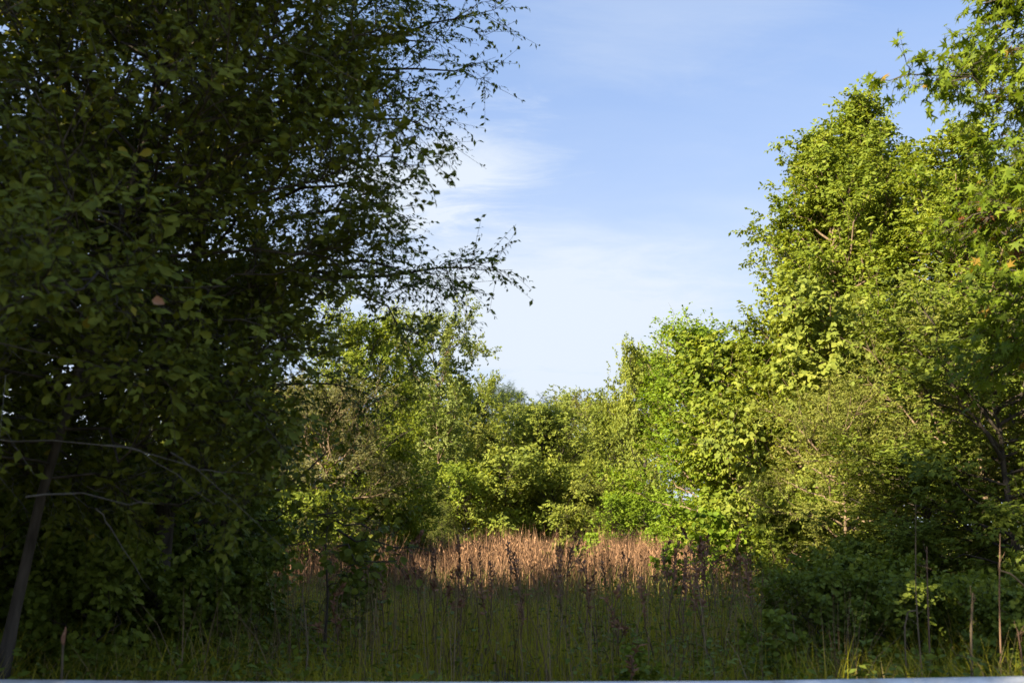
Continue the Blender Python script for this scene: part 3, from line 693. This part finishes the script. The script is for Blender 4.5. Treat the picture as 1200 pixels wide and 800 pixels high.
db = build_tree(seed=42, H=.34, base=.1, rad=.11, nlimb=6, bdens=8, ntwig=3, twig=.1, nleaf=4, leaf='oval', size=.10, tr=.004, mat='dead')
d = leaf_buf(db['frames'], 'oval'); q = obj('dead_spray', d.mesh('dead_spray', M['dead']), o, tuple(limb_points(x, y, [(1163, 290, 10)])[0])); q['label'] = 'rust-red spray of dead leaves'; q['kind'] = 'stuff'


# ------------------------------------------------------------------ grass and dry sedge (uncountable)
def blades(xy, h, w, lean, rg, k=3, z0=-.03):
    """tapered bent blades standing at xy"""
    n = len(xy)
    az = rg.random(n) * 2 * np.pi
    dirv = np.stack([np.cos(az), np.sin(az), np.zeros(n)], -1)
    faz = rg.random(n) * 2 * np.pi
    wv = np.stack([np.cos(faz), np.sin(faz), np.zeros(n)], -1)
    t = np.linspace(0, 1, k + 1)
    base = np.stack([xy[:, 0], xy[:, 1], ground_z(xy[:, 0], xy[:, 1]) + z0], -1)
    P = base[:, None] + np.array([0, 0, 1.0]) * (h[:, None, None] * t[None, :, None] * (1 - 0.25 * (lean[:, None, None] * t[None, :, None]) ** 2)) + dirv[:, None] * (h * lean)[:, None, None] * t[None, :, None] ** 2
    ww = (w[:, None] * (1 - t[None] ** 2 * 0.95))[..., None] * 0.5 * wv[:, None]
    V = np.stack([P - ww, P + ww], 2)
    i = np.arange(n)[:, None] * (k + 1) * 2 + np.arange(k)[None] * 2
    return V, np.stack([i, i + 1, i + 3, i + 2], -1).reshape(-1, 4)


def wedge(n, y0, y1, rg, pw=1.0, margin=1.5, half=.58):
    yy = y0 + (y1 - y0) * rg.random(n) ** pw
    xx = (rg.random(n) * 2 - 1) * (yy * half + margin)
    return np.stack([xx, yy], -1)


def patchy(xy, sc, a):                            # 0..1 slow field for clumping
    return 0.5 + 0.5 * np.sin(xy[:, 0] * sc + 2.1 * np.sin(xy[:, 1] * sc * .7 + a)) * np.cos(xy[:, 1] * sc * .9 + 1.7 * np.sin(xy[:, 0] * sc * .6 - a))


rg = np.random.default_rng(51)
b = Buf()
xy = wedge(62000, 6.6, 26, rg, 1.15)
h = (.22 + .38 * patchy(xy, .8, .4) + .30 * patchy(xy, 2.3, 1.1)) * (.5 + .8 * rg.random(len(xy))) * np.interp(xy[:, 1], [6, 15, 21], [1, 1, .55])
b.add(*[blades(xy, h, .007 + .008 * rg.random(len(xy)), .15 + .8 * rg.random(len(xy)) ** 2, rg)[0]], quads=blades(xy, h, h, h, rg)[1])
g = obj('meadow_grass', b.mesh('meadow_grass', M['grass'])); g['kind'] = 'stuff'
tag(g, 'shaded green grass of the near meadow behind the rail', 'grass')

b = Buf()
xy = wedge(27000, 22, 50, rg, 1.0, 2.0, .5)
h = (.35 + .35 * patchy(xy, .7, 1.4) + .22 * (xy[:, 1] < 27)) * (.5 + .8 * rg.random(len(xy)))
V, Q = blades(xy, h, .016 + .012 * rg.random(len(xy)), .15 + .7 * rg.random(len(xy)), rg); b.add(V, quads=Q)
g = obj('sunlit_grass', b.mesh('sunlit_grass', M['weedgrass'])); g['kind'] = 'stuff'
tag(g, 'yellow-green grass growing at the foot of the dry sedge in the sun', 'grass')

# dry rusty sedge in clumps
b = Buf()
nc = 1500
c = np.stack([(-8.6 + 15.0 * rg.random(nc)) * 1.0, 24.6 + 19 * rg.random(nc)], -1)
keep = (np.abs(c[:, 0] + .5) < c[:, 1] * .24) & (patchy(c, .55, 2.2) > .28)
c = c[keep]
ch = .78 + .85 * rg.random(len(c)) ** 1.5 + .22 * np.sin(c[:, 0] * 1.3 + .5 * c[:, 1]) + .10 * np.sin(c[:, 0] * 3.1)
par = np.repeat(np.arange(len(c)), 52)
xy = c[par] + rg.normal(size=(len(par), 2)) * .17
h = ch[par] * (.62 + .45 * rg.random(len(par)))
V, Q = blades(xy, h, .011 + .011 * rg.random(len(par)), .04 + .55 * rg.random(len(par)) ** 2.5, rg); b.add(V, quads=Q)
tips = V[:, -2:].mean((1, 2)); mid_ = V[:, 1:3].mean((1, 2))
pick = np.nonzero(rg.random(len(par)) < .30)[0]
tp = np.repeat(tips[pick], 3, 0); dn = np.repeat(unit(mid_[pick] - tips[pick]), 3, 0)
tp = tp + dn * (rg.random((len(tp), 1)) * .30); ta = unit(-dn + rg.normal(size=tp.shape) * .45); tn = unit(np.cross(ta, rg.normal(size=tp.shape)))
fl = leaf_buf((tp, ta, np.cross(tn, ta), tn, .06 + .07 * rg.random(len(tp))), 'slim'); b.add(fl.v[0], tris=fl.t[0])
g = obj('dry_sedge', b.mesh('dry_sedge', M['sedge'])); g['kind'] = 'stuff'
tag(g, 'tall rusty pink dry sedge standing in a sunlit band across the clearing', 'dry grass')

# sparse dry blades among the shaded green grass
b = Buf()
xy = wedge(3200, 8.5, 26, rg, .9, 0, .34)
h = .75 + .65 * rg.random(len(xy))
V, Q = blades(xy, h, .006 + .006 * rg.random(len(xy)), .03 + .75 * rg.random(len(xy)) ** 2.5, rg); b.add(V, quads=Q)
g = obj('dry_blades', b.mesh('dry_blades', M['strawblade'])); g['kind'] = 'stuff'
tag(g, 'thin brown dry blades scattered through the shaded grass', 'dry grass')

# leafy weeds low in the shade on both sides
b = Buf()
xy = wedge(4200, 7.2, 22, rg, 1.2, 1)
side = np.abs(xy[:, 0] / xy[:, 1] + .02) > .24 * rg.random(len(xy)) - .03
xy = xy[side]
nw = len(xy); nlf = 14
p = np.repeat(np.stack([xy[:, 0], xy[:, 1], ground_z(xy[:, 0], xy[:, 1])], -1), nlf, 0) + rg.normal(size=(nw * nlf, 3)) * np.array([.13, .13, 0]) + np.array([0, 0, 1]) * (rg.random((nw * nlf, 1)) * np.repeat(.25 + .5 * rg.random(nw), nlf)[:, None])
a = unit(rg.normal(size=p.shape) * np.array([1, 1, .4])); n = unit(np.array([0, 0, 1.0]) + rg.normal(size=p.shape) * .4); n = unit(n - (n * a).sum(1, keepdims=True) * a)
wb = leaf_buf((p, a, np.cross(n, a), n, .05 + .06 * rg.random(len(p))), 'oval')
g = obj('undergrowth', wb.mesh('undergrowth', M['shade'])); g['kind'] = 'stuff'
tag(g, 'low leafy weeds growing through the shaded grass', 'weeds')


# ------------------------------------------------------------------ single stalks and stems
def stalk_mesh(name, H, rg, bend=0.05, head=0.25, r=.006, branches=0, mat='stalk'):
    t = np.linspace(0, 1, 8); az = rg.random() * 6.28
    P = np.stack([np.cos(az) * bend * H * t ** 2, np.sin(az) * bend * H * t ** 2, H * t - .05], -1) + np.concatenate([np.zeros((1, 3)), rg.normal(size=(7, 3)) * H * .008])
    b = Buf(); tubes(b, P[None], (r * (1 - .6 * t))[None], 5)
    hb = Buf(); tips = [P]
    for i in range(branches):
        s = .45 + .5 * rg.random(); p0, d = sample(P[None], np.array([s])); d = unit(d[0] + rg.normal(size=3) * np.array([.5, .5, .15]))
        L = H * (.15 + .2 * rg.random()); Q = p0[0] + d * L * np.linspace(0, 1, 5)[:, None] + np.array([0, 0, .25 * L]) * (np.linspace(0, 1, 5)[:, None] ** 2)
        tubes(b, Q[None], (r * .55 * np.linspace(1, .5, 5))[None], 4); tips.append(Q)
    for Q in tips:
        s = np.linspace(1 - head, 1, 26 if Q is P else 14)
        p, d = sample(np.repeat(Q[None], len(s), 0), np.clip(s + rg.normal(size=len(s)) * .01, 0, 1))
        a = unit(d * .9 + rg.normal(size=p.shape) * .45); n = unit(np.cross(a, rg.normal(size=p.shape)))
        hb2 = leaf_buf((p, a, np.cross(n, a), n, np.full(len(p), .05 + r * 2)), 'slim')
        hb.add(hb2.v[0], tris=hb2.t[0])
    return b.mesh(name + '_stem', M[mat], True), hb.mesh(name + '_head', M['seed'])


SK = [stalk_mesh('stalk', 1.25, np.random.default_rng(60 + i), .06 + .03 * i, .35, .0075, br) for i, br in enumerate((0, 0, 3, 5))]


def put_stalk(kind, px, y, s, label, group, rot=0.0):
    x_ = gx(px, y)
    o = thing('dry_stalk', label, 'dry stalk', (x_, y, float(ground_z(x_, y))), rot, s, group)
    obj('stem', SK[kind][0], o); obj('seed_head', SK[kind][1], o)['kind'] = 'stuff'


GS = 'dry stalks standing in the meadow'
for k, px, y, s, lab in ((3, 823, 15, (1.7, 1.7, 1.12), 'dark branched dry weed standing at the shade line right of centre'), (1, 722, 9.0, (1.8, 1.8, .62), 'thick reddish brown stalk low in the middle of the shaded grass'), (2, 513, 13, (1.6, 1.6, .98), 'dark forked stalk left of centre in front of the dry sedge'),
                         (3, 652, 16, (1.4, 1.4, 1.05), 'dark arching branched weed in front of the pale green tuft'), (2, 905, 19, (1.5, 1.5, .8), 'dark stalk in the right end of the shaded grass'), (2, 537, 12, (1.5, 1.5, .85), 'dark stalk just right of the forked one'), (1, 692, 12, (1.6, 1.6, 1.0), 'tall dark stalk left of the thick reddish one')):
    put_stalk(k, px, y, s, lab, GS, px * .1)
rr = np.random.default_rng(77)
for i in range(44):
    put_stalk(int(rr.integers(0, 3)), 380 + 500 * rr.random(), 10 + 13 * rr.random(), (1.6, 1.6, .75 + .45 * rr.random()), 'slender brown dry stalk with a narrow seed head in the shaded grass', 'slender dry stalks in the shaded grass', i * 1.1)


def stem(name, label, cat, pts, r0, r1, mat, group=None):
    base_ = pix(*pts[0]); base_[2] = float(ground_z(base_[0], base_[1]))
    P = np.array([pix(*q) for q in pts]); P[0][2] = base_[2] - .05
    s = np.linspace(0, 1, 12) * (len(P) - 1); i = np.minimum(s.astype(int), len(P) - 2); w = (s - i)[:, None]; w = w * w * (3 - 2 * w) * .4 + w * .6
    Q = P[i] * (1 - w) + P[i + 1] * w - base_
    b = Buf(); tubes(b, Q[None], np.linspace(r0, r1, 12)[None] * (1 + .12 * np.sin(np.arange(12) * 2.3)), 6)
    if 'stem' in name or 'stick' in name:
        for i_ in range(5):
            s0 = np.array([.35 + .6 * rg.random()]); p0, d0 = sample(Q[None], s0)
            L_ = .05 + .16 * rg.random(); d1 = unit(d0[0] + rg.normal(size=3) * .8)
            tw = p0[0] + d1 * L_ * np.linspace(0, 1, 4)[:, None] + rg.normal(size=(4, 3)) * L_ * .05; tw[0] = p0[0]
            tubes(b, tw[None], (r1 * .55 * np.linspace(1, .4, 4))[None], 4)
    o = obj(name, b.mesh(name, M[mat], True), None, tuple(base_))
    return tag(o, label, cat, group)


GP = 'bare thin stems before the right trees'
stem('bare_stem', 'tall thin pale stem rising straight before the dark bushes at lower right', 'stem', [(1083, 800, 8.6), (1076, 740, 8.6), (1073, 690, 8.6), (1073, 590, 8.6)], .007, .004, 'palestalk', GP)
stem('bare_stem', 'thinner dim stem just right of the tall pale one', 'stem', [(1089, 800, 9.4), (1087, 700, 9.4), (1086, 640, 9.4)], .009, .005, 'stalk', GP)
stem('broken_stick', 'short broken tan stick standing upright at lower right', 'stick', [(1134, 800, 8.2), (1138, 740, 8.2), (1140, 694, 8.2)], .012, .008, 'palestalk', GP)
stem('bare_stem', 'dim upright stem between the broken stick and the right edge', 'stem', [(1170, 800, 9), (1171, 700, 9), (1172, 625, 9)], .009, .005, 'stalk', GP)
stem('bare_stem', 'short leaning stem close to the right edge', 'stem', [(1203, 800, 8.4), (1196, 760, 8.4), (1193, 742, 8.4)], .008, .006, 'stalk', GP)
stem('bent_twig', 'pale bent twig lying over the leaves at the right edge', 'twig', [(1202, 800, 9.5), (1204, 690, 9.5), (1185, 672, 9.4), (1172, 668, 9.4), (1170, 659, 9.4)], .010, .007, 'palestalk', GP)
stem('arched_stalk', 'small arched pale stalk left of the tall thin stem', 'stalk', [(1060, 800, 9), (1060, 735, 9), (1064, 716, 9), (1073, 715, 9)], .006, .008, 'palestalk', GP)
stem('curved_stem', 'curved bare pale stem at the left end of the shaded grass', 'stem', [(350, 800, 8.6), (361, 765, 8.6), (359, 735, 8.6), (354, 690, 8.7)], .008, .005, 'palestalk')
stem('arched_straw', 'pale straw blade leaning right near the bottom, right of the thick stalk', 'dry blade', [(779, 800, 8.3), (785, 775, 8.3), (793, 752, 8.3)], .004, .002, 'palestalk', 'arched straw blades')
stem('arched_straw', 'pale straw blade beside and right of the first leaning one', 'dry blade', [(792, 800, 8.3), (798, 775, 8.3), (806, 755, 8.3)], .004, .002, 'palestalk', 'arched straw blades')
stem('arched_straw', 'straw blade arching over to the left above the rail at right of centre', 'dry blade', [(844, 800, 8.2), (836, 775, 8.2), (824, 757, 8.2), (814, 752, 8.2)], .0045, .002, 'palestalk', 'arched straw blades')
stem('arched_straw', 'long dim blade arching to the right beside the dark branched weed', 'dry blade', [(851, 760, 14), (858, 700, 14), (870, 688, 14), (885, 690, 14)], .006, .003, 'stalk', 'arched straw blades')
# brown seed spike at lower left
x_, y_ = gx(102, 8.0), 8.0
o = thing('seed_spike', 'single brown seed spike standing at the bottom of the dark left side', 'dry stalk', (x_, y_, float(ground_z(x_, y_))))
b = Buf(); zt = pix(100, 742, y_)[2]; zs = np.linspace(-.05, zt - .12, 6); tubes(b, np.stack([.01 * np.sin(zs * 5), zs * 0, zs], -1)[None], np.full((1, 6), .010), 6); obj('stem', b.mesh('spike_stem', M['palestalk'], True), o)
b = Buf(); zs = np.linspace(zt - .14, zt, 9); tubes(b, np.stack([.006 * np.sin(zs * 40), zs * 0, zs], -1)[None], (np.array([.010, .016, .018, .018, .017, .015, .012, .008, .003]))[None], 7); obj('seed_head', b.mesh('spike_head', M['seed'], True), o)
print('leaf triangles', TRI[0])
